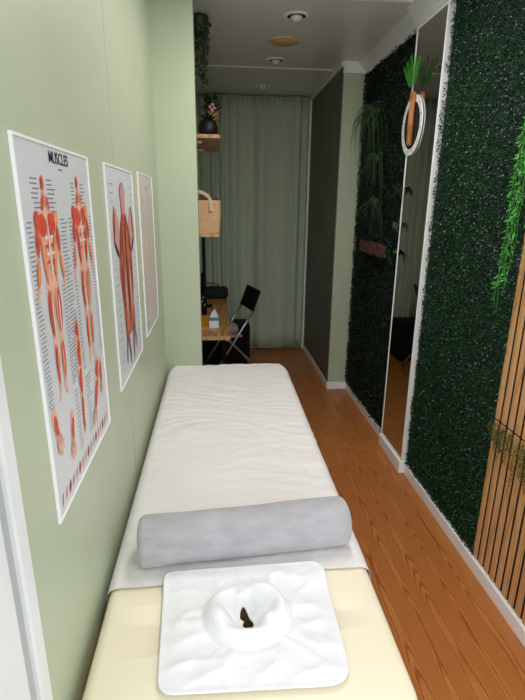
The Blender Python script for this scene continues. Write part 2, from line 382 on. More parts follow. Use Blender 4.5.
# ------------------------------------------------------------------ plants on the right wall
def vine_thing():
    t = thing('hanging_vine', 'bright green trailing vine hanging over the slatted wood edge', 'plant', (1.14, 1.80, 2.36))
    rnd = random.Random(3)
    bm = B(); lathe(bm, [(0.035, -0.02), (0.05, 0.04), (0.052, 0.06)], n=16); obj('pot', bm, M['black'], t, True)
    bm = B(); tube(bm, [(0, 0, 0.0), (0.03, 0, 0.035), (0.083, 0, 0.035)], 0.004, 6); obj('hook', bm, M['chrome'], t)
    sb = B(); lv = Leaves()
    ends = [(1.855, 1.285), (1.845, 1.31), (1.835, 1.36), (1.86, 1.42), (1.83, 1.46), (1.815, 1.40), (1.80, 1.56), (1.84, 1.60), (1.79, 1.66), (1.77, 1.50)]
    for (ye, ze) in ends:
        pts = []
        x0 = rnd.uniform(-0.02, 0.03); ph = rnd.uniform(0, 6)
        for k in range(26):
            q = k / 25
            z = 0.06 * math.sin(min(1, q * 8) * PI) * (q < 0.13) + (ze - 2.36) * q
            y = (ye - 1.80) * (0.25 + 0.75 * q ** 0.8) + 0.006 * math.sin(q * 14 + ph)
            pts.append(Vector((x0 * (0.4 + 0.6 * q) - 0.03 * math.sin(q * PI) * 0.3 + 0.004 * math.sin(q * 17 + ph), y, z)))
        tube(sb, pts, 0.0012, 4)
        nL = int(60 * (2.36 - ze) / 0.9)
        for k in range(nL):
            q = rnd.uniform(0.03, 1); i = min(24, int(q * 25)); p = pts[i].lerp(pts[i + 1], q * 25 - i)
            d = Vector((rnd.gauss(-0.3, 0.6), rnd.gauss(0, 0.9), rnd.gauss(-0.55, 0.45)))
            lv.leaf(p, d, Vector((rnd.gauss(-0.8, 0.4), rnd.gauss(-0.2, 0.4), rnd.gauss(0.6, 0.4))), rnd.uniform(0.016, 0.030), rnd.uniform(0.005, 0.008), 0.1)
    obj('stems', sb, M['vine_stem'], t); lv.build('foliage', M['vine'], t)
vine_thing()

def fern_thing():
    t = thing('trailing_fern', 'olive fern drooping from the joint between the two slatted panels', 'plant', (1.207, 1.70, 0.80))
    rnd = random.Random(5); lv = Leaves(); sb = B()
    for k in range(64):
        y0 = rnd.uniform(-0.25, 0.165); L = rnd.uniform(0.05, 0.15) * (0.75 + 0.5 * math.sin(k * 1.3) ** 2)
        if y0 < -0.05 : L *= 1.25
        dy = rnd.gauss(0, 0.02); pts = []
        for i in range(8):
            q = i / 7; pts.append(Vector((-0.012 - 0.016 * math.sin(q * PI * 0.8), y0 + dy * q, 0.012 * math.sin(q * PI) * (1 - q) - L * q)))
        tube(sb, pts, 0.0008, 3)
        for i in range(22):
            q = rnd.uniform(0.05, 1); j = min(6, int(q * 7)); p = pts[j].lerp(pts[j + 1], q * 7 - j)
            lv.leaf(p, Vector((rnd.gauss(-0.1, 0.25), rnd.choice((-1, 1)) * rnd.uniform(0.5, 1), rnd.uniform(-1, 0.1))), Vector((-1, rnd.gauss(0, .3), .3)), rnd.uniform(0.008, 0.016), 0.004, 0.05)
    obj('stems', sb, M['stem'], t); lv.build('foliage', M['fern'], t)
fern_thing()

def tuft(label, loc, n, L, seed, up=0.6):
    t = thing('grass_plant', label, 'plant', loc, group='grassy tufts on the dark hedge')
    rnd = random.Random(seed); lv = Leaves()
    bm = B(); lathe(bm, [(0.012, -0.015), (0.016, 0.0), (0.012, 0.012)], n=10); obj('crown', bm, M['stem'], t, True)
    for k in range(n):
        a = rnd.uniform(-1.3, 1.3); o = rnd.uniform(0.1, 0.6); ll = L * rnd.uniform(0.5, 1.15); pts = []
        for i in range(9):
            q = i / 8
            y = math.sin(a) * ll * 0.75 * math.sin(min(1, q * 1.15) * PI / 2); z = ll * ((up * 0.8 * math.cos(a) * q - 1.3 * q * q) if k % 5 < 3 else (-0.9 * math.cos(a * 1.3) * q - 0.15 * q * q)); x = -o * 0.22 * math.sin(q * PI * 0.8) * ll - 0.006
            pts.append(Vector((x, y, z)))
        lv.blade(pts, rnd.uniform(0.004, 0.007))
    lv.build('blades', M['grass'], t)
tuft('spiky grass plant high on the dark hedge, nearest the pale green wall', (1.197, 4.00, 2.42), 40, 0.60, 1)
tuft('spiky grass plant in the middle of the dark hedge, highest of the central tufts', (1.197, 3.80, 2.36), 22, 0.50, 2)
tuft('spiky grass plant with pale arching blades at mid height on the dark hedge', (1.197, 3.74, 2.03), 22, 0.46, 3, 0.9)
tuft('spiky grass plant just above the bark planter on the dark hedge', (1.197, 3.72, 1.73), 20, 0.40, 4, 0.9)

# bark planter strip on the dark hedge
t = thing('bark_planter', 'rough brown bark planter fixed low on the dark hedge under the grassy tufts', 'planter', (1.19, 3.64, 1.335))
bm = B(); rnd = random.Random(8)
box(bm, -0.035, 0.012, -0.25, 0.25, 0.0, 0.09, 0.012)
bmesh.ops.subdivide_edges(bm, edges=bm.edges[:], cuts=5, use_grid_fill=True)
for v in bm.verts: v.co += 0.010 * Vector((noise.noise(v.co * 30), noise.noise(v.co * 31 + Vector((5, 0, 0))), noise.noise(v.co * 29 + Vector((0, 9, 0)))))
obj('trough', bm, M['terracotta'], t, True)
bm = B()
for k in range(12):
    y = -0.25 + k * 0.045 + rnd.uniform(-0.01, 0.01); tube(bm, [(-0.042, y, 0.005 + rnd.uniform(0, .02)), (-0.044, y + rnd.uniform(-.01, .01), 0.06), (-0.038, y, 0.095 + rnd.uniform(-.02, .01))], 0.006, 5)
obj('bark_strips', bm, M['terracotta'], t)

def sprig(label, loc, n, L, seed, m=None, droop=0.8, back=-0.0008):
    t = thing('fern_sprig', label, 'plant', loc, group='fern sprigs along the mirror edge'); rnd = random.Random(seed); lv = Leaves(); sb = B()
    for k in range(n):
        a = rnd.uniform(-1.4, 1.4); ll = L * rnd.uniform(0.6, 1.1); pts = []
        for i in range(9):
            q = i / 8; pts.append(Vector((-0.35 * ll * math.sin(q * 2) - 0.003, math.sin(a) * ll * q * 0.8, ll * (0.5 * math.cos(a) * q - droop * q * q))))
        tube(sb, pts, 0.001, 3)
        for i in range(2, 9):
            for s in (-1, 1):
                for h in (0, .5):
                    p = pts[i - 1].lerp(pts[i], h); d = (pts[i] - pts[i - 1]).normalized()
                    lv.leaf(p, d * 0.6 + Vector((-0.2, s * 0.9, 0)), Vector((-1, 0, 0.5)), 0.032 * (1.15 - i / 10), 0.008, 0.1)
    obj('stems', sb, M['vine_stem'], t); lv.build('foliage', m or M['palm'], t)
    bm = box(B(), -0.003, back, -0.008, 0.008, -0.01, 0.006, 0.002); obj('clip', bm, M['stem'], t)
sprig('leafy fern sprig at the mirror edge just below the white hoop', (1.186, 3.15, 1.80), 8, 0.10, 11, M['darkplant'])
sprig('small fern sprig at the mirror edge halfway between the hoop and the bark planter', (1.186, 3.155, 1.58), 5, 0.09, 12, M['grass'])
sprig('low bushy fern sprig at the mirror edge beside the bark planter', (1.186, 3.21, 1.40), 12, 0.15, 13, M['box_leaf'], back=0.034)

# white hoop with a wooden tube vase and palm fronds, hanging at the mirror's far edge
t = thing('hoop_vase', 'round white hoop with a bamboo tube vase hanging at the mirror edge', 'wall vase', (1.182, 3.085, 2.158))
bm = B(); n = 64
rings = []
for k in range(n):
    a = 2 * PI * k / n; c, s = math.cos(a), math.sin(a)
    rings.append([bm.verts.new((x, c * r, s * r * 1.08)) for (r, x) in ((0.122, -0.003), (0.156, -0.003), (0.156, 0.002), (0.122, 0.002))])
for k in range(n):
    for j in range(4): bm.faces.new((rings[k][j], rings[k][(j + 1) % 4], rings[(k + 1) % n][(j + 1) % 4], rings[(k + 1) % n][j]))
hp = obj('hoop', bm, M['edge'], t)
for k in range(12):
    a = 2 * PI * k / 12 + 0.2
    bm = box(B(), -0.0006, 0.0006, -0.008, 0.008, -0.002, 0.002)
    bmesh.ops.transform(bm, matrix=Matrix.Translation((-0.0036, math.cos(a) * 0.139, math.sin(a) * 0.150)) @ Matrix.Rotation(a, 4, 'X'), verts=bm.verts); obj('mark', bm, M['mark'], hp)

bm = B(); lathe(bm, [(0.0, -0.001), (0.124, -0.001), (0.124, 0.0029), (0.0, 0.0029)], n=48, close_top=False, close_bot=False)
bmesh.ops.transform(bm, matrix=Matrix.Scale(1.08, 4, (0, 0, 1)) @ Matrix.Rotation(PI / 2, 4, 'Y'), verts=bm.verts)
bmesh.ops.remove_doubles(bm, verts=bm.verts, dist=1e-5)
obj('backing_disc', bm, M['felt'], t)
bm = B(); lathe(bm, [(0.010, -0.115), (0.0165, -0.105), (0.017, -0.005), (0.019, 0.0), (0.017, 0.006), (0.017, 0.175), (0.013, 0.175), (0.013, 0.10)], c=(-0.0205, -0.03, 0), n=16)
obj('tube', bm, M['bamboo'], t, True)
lv = Leaves(); rnd = random.Random(21)
for k, (a, ll) in enumerate(((0.45, 0.17), (-0.35, 0.16), (0.1, 0.19), (-0.8, 0.15), (0.9, 0.15))):
    for i in range(4, 15):
        q = i / 14; p = Vector((-0.0205 - 0.02 * q, -0.03 + math.sin(a) * ll * q, 0.16 + ll * q))
        for s in (-1, 1):
            lv.leaf(p, Vector((-0.15, math.sin(a) * .7 + s * 0.6, 0.9)), Vector((-1, 0, 0)), 0.055 * (1.2 - q * .6), 0.009, 0.1)
lv.build('fronds', M['palm'], t)

# ------------------------------------------------------------------ back curtain
bm = B(); nx, nz = 420, 14
def fold(x, z):
    k = min(1, max(0, (0.16 - x) / 0.06)); k2 = min(1, max(0, (x - 0.80) / 0.06))
    f = 0.034 * math.sin(52 * x + 1.5 * math.sin(7 * x)) * k + (1 - k) * (0.030 * math.sin(19 * x + 1.0) + 0.012 * math.sin(43 * x + 3 * math.sin(4 * x))) + k2 * 0.020 * math.sin(75 * x) + 0.010 * noise.noise(Vector((x * 7, z * 0.6, 2)))
    top = max(0, (z - 2.55) / 0.22); f = f * (1 - 0.3 * top) + top * 0.010 * math.sin(150 * x)
    return f
vs = []
for i in range(nx + 1):
    x = -0.325 + 1.333 * i / nx
    vs.append([bm.verts.new((x, 5.60 + fold(x, 2.75 * j / nz), 0.035 + 2.745 * j / nz)) for j in range(nz + 1)])
for i in range(nx):
    for j in range(nz): bm.faces.new((vs[i][j], vs[i + 1][j], vs[i + 1][j + 1], vs[i][j + 1]))
o = obj('curtain', bm, M['curtain'], None, True)
tag(o, 'full height grey green curtain closing off the far end of the room', 'curtain')
o.modifiers.new('s', 'SOLIDIFY').thickness = 0.002

# ------------------------------------------------------------------ ceiling fittings
def downlight(y, x, label):
    t = thing('downlight', label, 'ceiling light', (x, y, ZC), group='round ceiling downlights')
    bm = B(); lathe(bm, [(0.056, -0.004), (0.060, -0.008), (0.076, -0.006), (0.080, 0.0), (0.056, 0.0)], n=36, close_top=False, close_bot=False); obj('rim', bm, M['white'], t, True)
    bm = B(); lathe(bm, [(0.057, -0.002), (0.050, -0.004), (0.030, -0.005)], n=28, close_bot=False); obj('socket', bm, M['black'], t, True)
    bm = B(); lathe(bm, [(0.038, -0.004), (0.037, -0.014), (0.030, -0.024), (0.018, -0.031), (0.004, -0.034)], n=24); obj('bulb', bm, M['bulb'], t, True)
downlight(3.36, 0.505, 'unlit downlight bulb in the ceiling nearest the camera')
downlight(4.31, 0.49, 'unlit downlight bulb in the ceiling just before the white ceiling strip')
downlight(5.23, 0.475, 'unlit downlight bulb in the ceiling closest to the curtain')
t = thing('ceiling_vent', 'round tan cover on the ceiling between two downlights', 'vent cover', (0.49, 3.84, ZC))
bm = B(); lathe(bm, [(0.104, 0.0), (0.106, -0.005), (0.095, -0.011), (0.077, -0.012)], n=40, close_bot=False); obj('rim', bm, M['tan'], t, True)
bm = B(); lathe(bm, [(0.077, -0.010), (0.073, -0.014), (0.03, -0.017)], n=40); obj('cap', bm, M['tan'], t, True)

# ------------------------------------------------------------------ massage table
TX0, TX1, TY0, TY1, TZ = -0.306, 0.426, 0.68, 2.985, 0.695
HX, HY = 0.060, 0.972
t = thing('massage_table', 'long padded cream massage table running along the left wall', 'massage table', (0.06, 1.85, 0))
def edge_soft(bm):  # barrel sides + rounded far/near corners
    for v in bm.verts:
        y = v.co.y
        k = 0.0
        if y > 2.86: k = 0.05 * ((y - 2.86) / 0.13) ** 2
        if y < 0.74: k = 0.03 * ((0.74 - y) / 0.06) ** 2
        if v.co.x > 0.2: v.co.x += 0.005 * (y - 1.9) / 1.1
        v.co.x += -k if v.co.x > 0.2 else (k if v.co.x < -0.2 else 0)
bm = B(); box(bm, TX0, TX1, TY0, TY1, 0.615, TZ, 0.03, 5)
bmesh.ops.subdivide_edges(bm, edges=[e for e in bm.edges if abs((e.verts[0].co - e.verts[1].co).y) > 0.5], cuts=40, use_grid_fill=True)
edge_soft(bm)
cush = obj('cushion', bm, M['cream'], None, True)
bm = B(); lathe(bm, [(0.058, -0.2), (0.058, 0.2)], c=(HX, HY, 0.66), n=32); cut = obj('cutter', bm, M['cream'])
bo = cush.modifiers.new('b', 'BOOLEAN'); bo.operation = 'DIFFERENCE'; bo.object = cut; bo.solver = 'EXACT'
dg = bpy.context.evaluated_depsgraph_get()
me2 = bpy.data.meshes.new_from_object(cush.evaluated_get(dg)); cush.modifiers.clear(); cush.data = me2
cm = cut.data; bpy.data.objects.remove(cut); bpy.data.meshes.remove(cm)
me2.transform(Matrix.Translation((-0.06, -1.85, 0))); cush.parent = t
bm = B(); lathe(bm, [(0.0575, 0.60), (0.0575, 0.690), (0.052, 0.690), (0.052, 0.600)], c=(HX - .06, HY - 1.85, 0), n=32, close_top=False, close_bot=False)
lathe(bm, [(0.0, 0.600), (0.0575, 0.600), (0.0575, 0.606), (0.0, 0.606)], c=(HX - .06, HY - 1.85, 0), n=32, close_top=False, close_bot=False)
obj('face_hole_lining', bm, M['brown_liner'], t)
bm = B()
box(bm, TX0 + .02 - .06, TX0 + .045 - .06, TY0 + .05 - 1.85, TY1 - .05 - 1.85, 0.55, 0.613, 0.003); box(bm, TX1 - .045 - .06, TX1 - .02 - .06, TY0 + .05 - 1.85, TY1 - .05 - 1.85, 0.55, 0.613, 0.003)
for y in (TY0 + .05, 1.5, 2.2, TY1 - .075): box(bm, TX0 + .045 - .06, TX1 - .045 - .06, y - 1.85, y + .025 - 1.85, 0.55, 0.597, 0.003)
obj('frame', bm, M['beech'], t)
for x in (TX0 + .05, TX1 - .09):
    for y in (TY0 + .15, TY1 - .2):
        bm = box(B(), x - .06, x + .04 - .06, y - 1.85, y + .04 - 1.85, 0, 0.55, 0.004); obj('leg', bm, M['beech'], t)

# cotton sheet lying over the far two thirds of the table
def sheet():
    bm = B(); NU, NV = 130, 260
    r = 0.040; half = (TX1 - TX0) / 2 + 0.009; cx = (TX1 + TX0) / 2
    y0, y1 = 1.105, TY1 + 0.014; drop = 0.30
    def prof(s, h):   # arc length s from centre -> (offset, drop)
        sg = 1 if s > 0 else -1; a = abs(s); fl = h - r
        if a < fl: return s, 0.0
        q = (a - fl) / r
        if q < PI / 2: return sg * (fl + r * math.sin(q)), r * (1 - math.cos(q))
        return sg * h, r + (a - fl - r * PI / 2)
    Smax = half - r + r * PI / 2 + drop
    rows = []
    flen = (y1 - r) - y0
    Vmax = flen + r * PI / 2 + 0.22
    for j in range(NV + 1):
        row = []
        tv = Vmax * j / NV
        if tv < flen: y = y0 + tv; dy = 0
        else:
            q = (tv - flen) / r
            if q < PI / 2: y = y1 - r + r * math.sin(q); dy = r * (1 - math.cos(q))
            else: y = y1; dy = r + (tv - flen - r * PI / 2)
        for i in range(NU + 1):
            s = -Smax + 2 * Smax * i / NU
            # denser on the top is not needed
            x, dx = prof(s, half)
            yy = y
            if j == 0 or tv < 0.25:   # slightly uneven cut edge
                yy += (1 - min(1, tv / 0.25)) * (0.012 * math.sin(x * 5 + 0.5) + 0.006 * noise.noise(Vector((x * 9, 0, 0))) + 0.02 * max(0, x))
            if yy > 2.88: 
                k = 0.05 * ((yy - 2.88) / 0.13) ** 2; x *= 1 - min(k, .09) / half
            if x > 0.15: x += 0.005 * (yy - 1.9) / 1.1
            z = TZ + 0.006 - dx - dy
            # wrinkles
            p = Vector((x, yy, 0))
            top = 1.0 if dx + dy < 0.01 else 0.5
            w = 0
            q1 = noise.noise(Vector((x * 2.2 + yy * 1.6, yy * 13 + 4.0 * noise.noise(p * 2.2), 0.3)))
            w += 0.008 * max(0, 1 - abs(q1) * 4.0) * max(0.15, noise.noise(Vector((x * 2, yy * 1.3, 7))) + 0.45) 
            q2 = noise.noise(Vector((x * 9 - yy * 5, yy * 16 + x * 6, 5.1)))
            w += 0.003 * max(0, 1 - abs(q2) * 4)
            w += 0.004 * noise.noise(Vector((x * 4, yy * 3, 9)))
            if yy > 2.75: w += 0.007 * ((yy - 2.75) / 0.25) * abs(noise.noise(Vector((x * 11, yy * 3, 1))))
            if tv < 0.05: w *= 0.7
            z += max(-0.001, w * top)
            if dx > r: x += (0.004 + 0.008 * noise.noise(Vector((yy * 7, 1, 0)))) * (1 if s > 0 else 0.15) * min(1, (dx - r) / 0.1)
            if dy > r: yy += 0.012 * noise.noise(Vector((x * 12, 4, 0))) * min(1, (dy - r) / .1)
            row.append(bm.verts.new((cx + (x) if False else x + cx * 1.0, yy, z)))
        rows.append(row)
    for j in range(NV):
        for i in range(NU): bm.faces.new((rows[j][i], rows[j][i + 1], rows[j + 1][i + 1], rows[j + 1][i]))
    o = obj('bed_sheet', bm, M['sheet'], None, True)
    return tag(o, 'wrinkled off-white cotton sheet spread over the far part of the massage table', 'sheet')
sheet()

# bolster pillow
t = thing('bolster', 'grey plush bolster pillow lying across the massage table', 'pillow', (0.074, 1.228, TZ + 0.010), math.radians(5))
bm = B(); n = 48; L = 0.625; R = 0.072
prof = []
for k in range(7): a = k / 6 * PI / 2; prof.append((R - 0.022 + 0.022 * math.sin(a), -L / 2 + 0.022 * (1 - math.cos(a))))
for k in range(1, 24): prof.append((R, -L / 2 + 0.022 + (L - 0.044) * k / 24))
for k in range(7): a = PI / 2 * (1 - k / 6); prof.append((R - 0.022 + 0.022 * math.sin(a), L / 2 - 0.022 * (1 - math.cos(a))))
lathe(bm, prof, n=n, close_top=False, close_bot=False)
bmesh.ops.transform(bm, matrix=Matrix.Rotation(PI / 2, 4, 'Y'), verts=bm.verts)
def squash(bm):
    for v in bm.verts:
        v.co.z += R
        if v.co.z < 0.02: v.co.z = 0.02 - (0.02 - v.co.z) * 0.35
        v.co.z -= 0.013
        v.co.z = max(v.co.z, 0.0) ; w = 0.0025 * noise.noise(Vector((v.co.x * 7, v.co.y * 16, v.co.z * 16)))
        v.co.y += w; v.co.z = max(0, v.co.z + w)
squash(bm)
obj('cover', bm, M['plush'], t, True)
for s in (-1, 1):
    bm = B(); lathe(bm, [(R - 0.020, -0.002), (R - 0.03, 0.003), (0.004, 0.004)], n=n)
    bmesh.ops.transform(bm, matrix=Matrix.Translation((s * (L / 2 - 0.001), 0, 0)) @ Matrix.Rotation(s * PI / 2, 4, 'Y'), verts=bm.verts)
    squash(bm); obj('end_panel', bm, M['plush'], t, True)

# terry face-hole cover
def face_cover():
    cx, cy = HX, HY
    TL, TR, BR, BL = Vector((-0.160, 1.128)), Vector((0.287, 1.140)), Vector((0.281, 0.770)), Vector((-0.142, 0.780))
    # rounded quad outline
    def corner(p, a, b, r):
        u = (a - p).normalized(); w = (b - p).normalized(); out = []
        for k in range(9):
            q = k / 8; out.append(p + u * r * (1 - q) ** 2 + w * r * q ** 2)
        return out
    poly = corner(TL, BL, TR, 0.025) + corner(TR, TL, BR, 0.04) + corner(BR, TR, BL, 0.06) + corner(BL, BR, TL, 0.04)
    pts = []
    tot = 0; segs = []
    for i in range(len(poly)):
        a, b = poly[i], poly[(i + 1) % len(poly)]; segs.append((a, b, (b - a).length)); tot += (b - a).length
    NA = 240; d = 0; idx = 0; acc = 0
    for k in range(NA):
        d = tot * k / NA
        while acc + segs[idx][2] < d: acc += segs[idx][2]; idx += 1
        a, b, l = segs[idx]; pts.append(a.lerp(b, (d - acc) / l))
    NR = 56; bm = B(); grid = []
    for k in range(NA):
        P = pts[k] - Vector((cx, cy)); th = math.atan2(P.y, P.x); Rm = P.length
        rh = 0.019 - 0.008 * math.cos(2 * th - 0.4) + 0.003 * math.sin(3 * th + 2.0)
        row = []
        ex = 1.0 - 0.06 * math.cos(2 * th) * -1 * 0   # ring nearly round
        for j in range(NR + 1):
            q = (j / NR) ** 1.15; r = rh + (Rm - rh) * q
            rr = r * (1 + 0.07 * math.cos(2 * th + PI)) 
            ring = 0.036 * math.exp(-((rr - 0.080) / (0.036 if rr < 0.080 else 0.017)) ** 2) * (1 + 0.18 * math.sin(2 * th + 0.6) + 0.1 * math.sin(3 * th))
            crease = -0.007 * math.exp(-((rr - 0.107) / 0.007) ** 2) 
            fun = -0.022 * math.exp(-((rr - 0.02) / 0.022) ** 2)
            pin = (0.014 * math.sin(3 * th + rr * 45 + 0.8) + 0.006 * math.sin(5 * th - rr * 40)) * math.exp(-((rr - 0.050) / 0.024) ** 2)
            fall = max(0, min(1, (Rm - r) / 0.05)) * max(0, min(1, (r - 0.09) / 0.03))
            pc = P.normalized() * r
            nz = noise.noise(Vector((pc.x * 8 + pc.y * 5, pc.y * 15 - pc.x * 6, 1.7)))
            nz2 = noise.noise(Vector((math.cos(th) * 5, math.sin(th) * 5, r * 5 + 5)))
            fo = fall * (0.0055 * max(0, 1 - abs(nz) * 2.6) + 0.008 * max(0, nz2) + 0.004)
            edge = 0.003 * math.exp(-((Rm - r) / 0.010) ** 2)
            z = 0.0025 + ring + crease * 0.6 + fun + pin + fo + edge
            if rr > 0.06: z = max(z, 0.002)
            p = Vector((cx, cy)) + P.normalized() * r
            z += 0.010 * max(0, min(1, (p.y - 1.045) / 0.05))
            row.append(bm.verts.new((p.x, p.y, TZ + 0.008 + z)))
        grid.append(row)
    for k in range(NA):
        for j in range(NR): bm.faces.new((grid[k][j], grid[(k + 1) % NA][j], grid[(k + 1) % NA][j + 1], grid[k][j + 1]))
    o = obj('face_cover', bm, M['terry'], None, True)
    md = o.modifiers.new('s', 'SOLIDIFY'); md.thickness = 0.004; md.offset = -1
    return tag(o, 'white terry face-hole cover spread on the near end of the massage table', 'face cover')
face_cover()

# ------------------------------------------------------------------ posters
PX = XL + 0.0036
class Art:
    def __init__(s, mats): s.mats = mats; s.v = []; s.f = []; s.mi = []
    def poly(s, pts, m, lay=0):
        i = len(s.v); s.v += [(0.0006 + lay * 0.0008 + 1.2e-5 * len(s.f), u, v) for u, v in pts]; s.f.append(tuple(range(i, i + len(pts)))); s.mi.append(s.mats.index(m))
    def cap(s, p0, p1, r0, r1, m, lay=0):
        a = math.atan2(p1[1] - p0[1], p1[0] - p0[0]); pts = []
        for k in range(9): q = a + PI / 2 + PI * k / 8; pts.append((p0[0] + r0 * math.cos(q), p0[1] + r0 * math.sin(q)))
        for k in range(9): q = a - PI / 2 + PI * k / 8; pts.append((p1[0] + r1 * math.cos(q), p1[1] + r1 * math.sin(q)))
        s.poly(pts, m, lay)
    def ell(s, c, rx, ry, m, lay=0, a=0):
        s.poly([(c[0] + rx * math.cos(k * PI / 10) * math.cos(a) - ry * math.sin(k * PI / 10) * math.sin(a), c[1] + rx * math.cos(k * PI / 10) * math.sin(a) + ry * math.sin(k * PI / 10) * math.cos(a)) for k in range(20)], m, lay)
    def spindle(s, p0, p1, w, m, lay=1):
        dx, dy = p1[0] - p0[0], p1[1] - p0[1]; l = math.hypot(dx, dy) or 1; nx, ny = -dy / l, dx / l
        L = [(p0[0] + dx * q + nx * w * math.sin(PI * q) ** .8, p0[1] + dy * q + ny * w * math.sin(PI * q) ** .8) for q in [k / 8 for k in range(9)]]
        R_ = [(p0[0] + dx * q - nx * w * math.sin(PI * q) ** .8, p0[1] + dy * q - ny * w * math.sin(PI * q) ** .8) for q in [k / 8 for k in range(7, 0, -1)]]
        s.poly((L + R_)[::-1], m, lay)
    def build(s, name, parent):
        o = pyd(name, s.v, s.f, [M[k] for k in s.mats], parent)
        for p, i in zip(o.data.polygons, s.mi): p.material_index = i
        return o
def strokes(parent, name, rows, m):
    """rows: (u, v, length) short printed lines standing in for illegible captions"""
    v = []; f = []
    for u, w, l in rows:
        i = len(v); v += [(0.0006, u, w - .0011), (0.0006, u + l, w - .0011), (0.0006, u + l, w + .0011), (0.0006, u, w + .0011)]; f.append((i, i + 1, i + 2, i + 3))
    o = pyd(name, v, f, m, parent); o['kind'] = 'stuff'; return o
def poster(label, y0, z0, w, h, paper):
    t = thing('anatomy_poster', label, 'poster', (PX, y0, z0), group='posters on the green wall')
    bm = box(B(), -0.003, 0.0, .001, w - .001, .001, h - .001); obj('sheet', bm, M[paper], t)
    bm = B(); e = 0.008
    for q in ((0, e, 0, h), (w - e, w, 0, h), (e, w - e, 0, e * .7), (e, w - e, h - e * .7, h)): box(bm, -0.0035, 0.0025, *q, 0.0008, 1)
    obj('border', bm, M['edge'], t)
    return t
MS = ['red', 'orange', 'flesh', 'bone', 'darkred', 'brick', 'rose', 'hairgrey', 'vein', 'ink']
def figure(a, cx, top, H, sw, lean=0.0, back=False):
    """standing muscle figure: cx head centre, top of head, H body height, sw half shoulder width"""
    Y = lambda q: top - H * q
    X = lambda q, d: cx + d * sw + lean * q
    # flesh base
    a.cap((X(0, 0), Y(.025)), (X(.1, 0), Y(.075)), H * .026, H * .020, 'flesh')
    a.cap((X(.1, 0), Y(.08)), (X(.1, 0), Y(.14)), H * .016, H * .024, 'orange')
    a.poly([(X(.16, -.95), Y(.165)), (X(.5, -.52), Y(.40)), (X(.5, -.62), Y(.50)), (X(.5, .62), Y(.50)), (X(.5, .52), Y(.40)), (X(.16, .95), Y(.165)), (X(.14, .3), Y(.135)), (X(.14, -.3), Y(.135))], 'flesh')
    for s in (-1, 1):
        a.cap((X(.18, s * .92), Y(.18)), (X(.33, s * 1.12), Y(.33)), sw * .24, sw * .17, 'flesh')
        a.cap((X(.33, s * 1.12), Y(.34)), (X(.48, s * 1.40), Y(.47)), sw * .17, sw * .09, 'flesh')
        a.cap((X(.48, s * 1.42), Y(.475)), (X(.52, s * 1.5), Y(.53)), sw * .10, sw * .05, 'flesh')
        a.cap((X(.5, s * .36), Y(.47)), (X(.7, s * .34), Y(.70)), sw * .34, sw * .19, 'flesh')
        a.cap((X(.7, s * .34), Y(.70)), (X(.95, s * .30), Y(.95)), sw * .20, sw * .10, 'flesh')
        a.cap((X(.95, s * .30), Y(.955)), (X(1, s * .45), Y(.985)), sw * .11, sw * .09, 'flesh')
        # muscles
        a.ell((X(.18, s * .46), Y(.205)), sw * .42, H * .048, 'red', 1, s * .15)
        a.ell((X(.17, s * .95), Y(.185)), sw * .22, H * .040, 'orange' if s > 0 else 'red', 2)
        a.spindle((X(.2, s * 1.0), Y(.21)), (X(.34, s * 1.12), Y(.335)), sw * .18, 'red', 2)
        a.spindle((X(.34, s * 1.12), Y(.335)), (X(.47, s * 1.36), Y(.46)), sw * .15, 'orange', 2)
        a.spindle((X(.4, s * .68), Y(.24)), (X(.45, s * .42), Y(.46)), sw * .16, 'orange' if not back else 'red', 2)
        a.spindle((X(.5, s * .5), Y(.47)), (X(.7, s * .42), Y(.69)), sw * .20, 'red', 2)
        a.spindle((X(.5, s * .22), Y(.48)), (X(.7, s * .24), Y(.68)), sw * .16, 'orange', 1)
        a.spindle((X(.5, s * .36), Y(.50)), (X(.7, s * .33), Y(.70)), sw * .06, 'bone', 3)
        a.spindle((X(.72, s * .42), Y(.72)), (X(.92, s * .32), Y(.92)), sw * .13, 'red', 2)
        a.spindle((X(.72, s * .24), Y(.72)), (X(.92, s * .27), Y(.90)), sw * .09, 'orange', 2)
        for k in range(4):
            a.spindle((X(.3, s * .10), Y(.26 + .033 * k)), (X(.3, s * .42), Y(.255 + .035 * k)), H * .008, 'bone' if k % 2 == 0 else 'red', 3)
    a.spindle((X(.3, 0), Y(.16)), (X(.45, 0), Y(.47)), sw * .06, 'bone', 3)
    a.ell((X(0, -.08), Y(.035)), H * .017, H * .028, 'red', 1)
    a.spindle((X(.05, -.15), Y(.08)), (X(.12, -.35), Y(.15)), sw * .09, 'red', 2); a.spindle((X(.05, .15), Y(.08)), (X(.12, .35), Y(.15)), sw * .09, 'red', 2)

def limb(a, pts, rs, hand=False):
    for i in range(len(pts) - 1):
        a.cap(pts[i], pts[i + 1], rs[i], rs[i + 1], 'flesh'); a.spindle(pts[i], pts[i + 1], max(rs[i], rs[i + 1]) * .75, 'red', 1)
        a.spindle((pts[i][0] + rs[i] * .4, pts[i][1]), (pts[i + 1][0] + rs[i + 1] * .4, pts[i + 1][1]), rs[i] * .25, 'orange', 2)
    if hand:
        (x, y), r = pts[-1], rs[-1]; dx, dy = pts[-1][0] - pts[-2][0], pts[-1][1] - pts[-2][1]; l = math.hypot(dx, dy); dx /= l; dy /= l
        a.ell((x + dx * r, y + dy * r), r * 1.2, r * 1.4, 'rose', 1)
        for k in range(5):
            q = (k - 2) * .32; c, s = math.cos(q), math.sin(q); ex, ey = dx * c - dy * s, dx * s + dy * c
            a.cap((x + ex * r * 1.5, y + ey * r * 1.5), (x + ex * r * (3.6 - .5 * abs(k - 2)), y + ey * r * (3.6 - .5 * abs(k - 2))), r * .3, r * .2, 'flesh', 2)

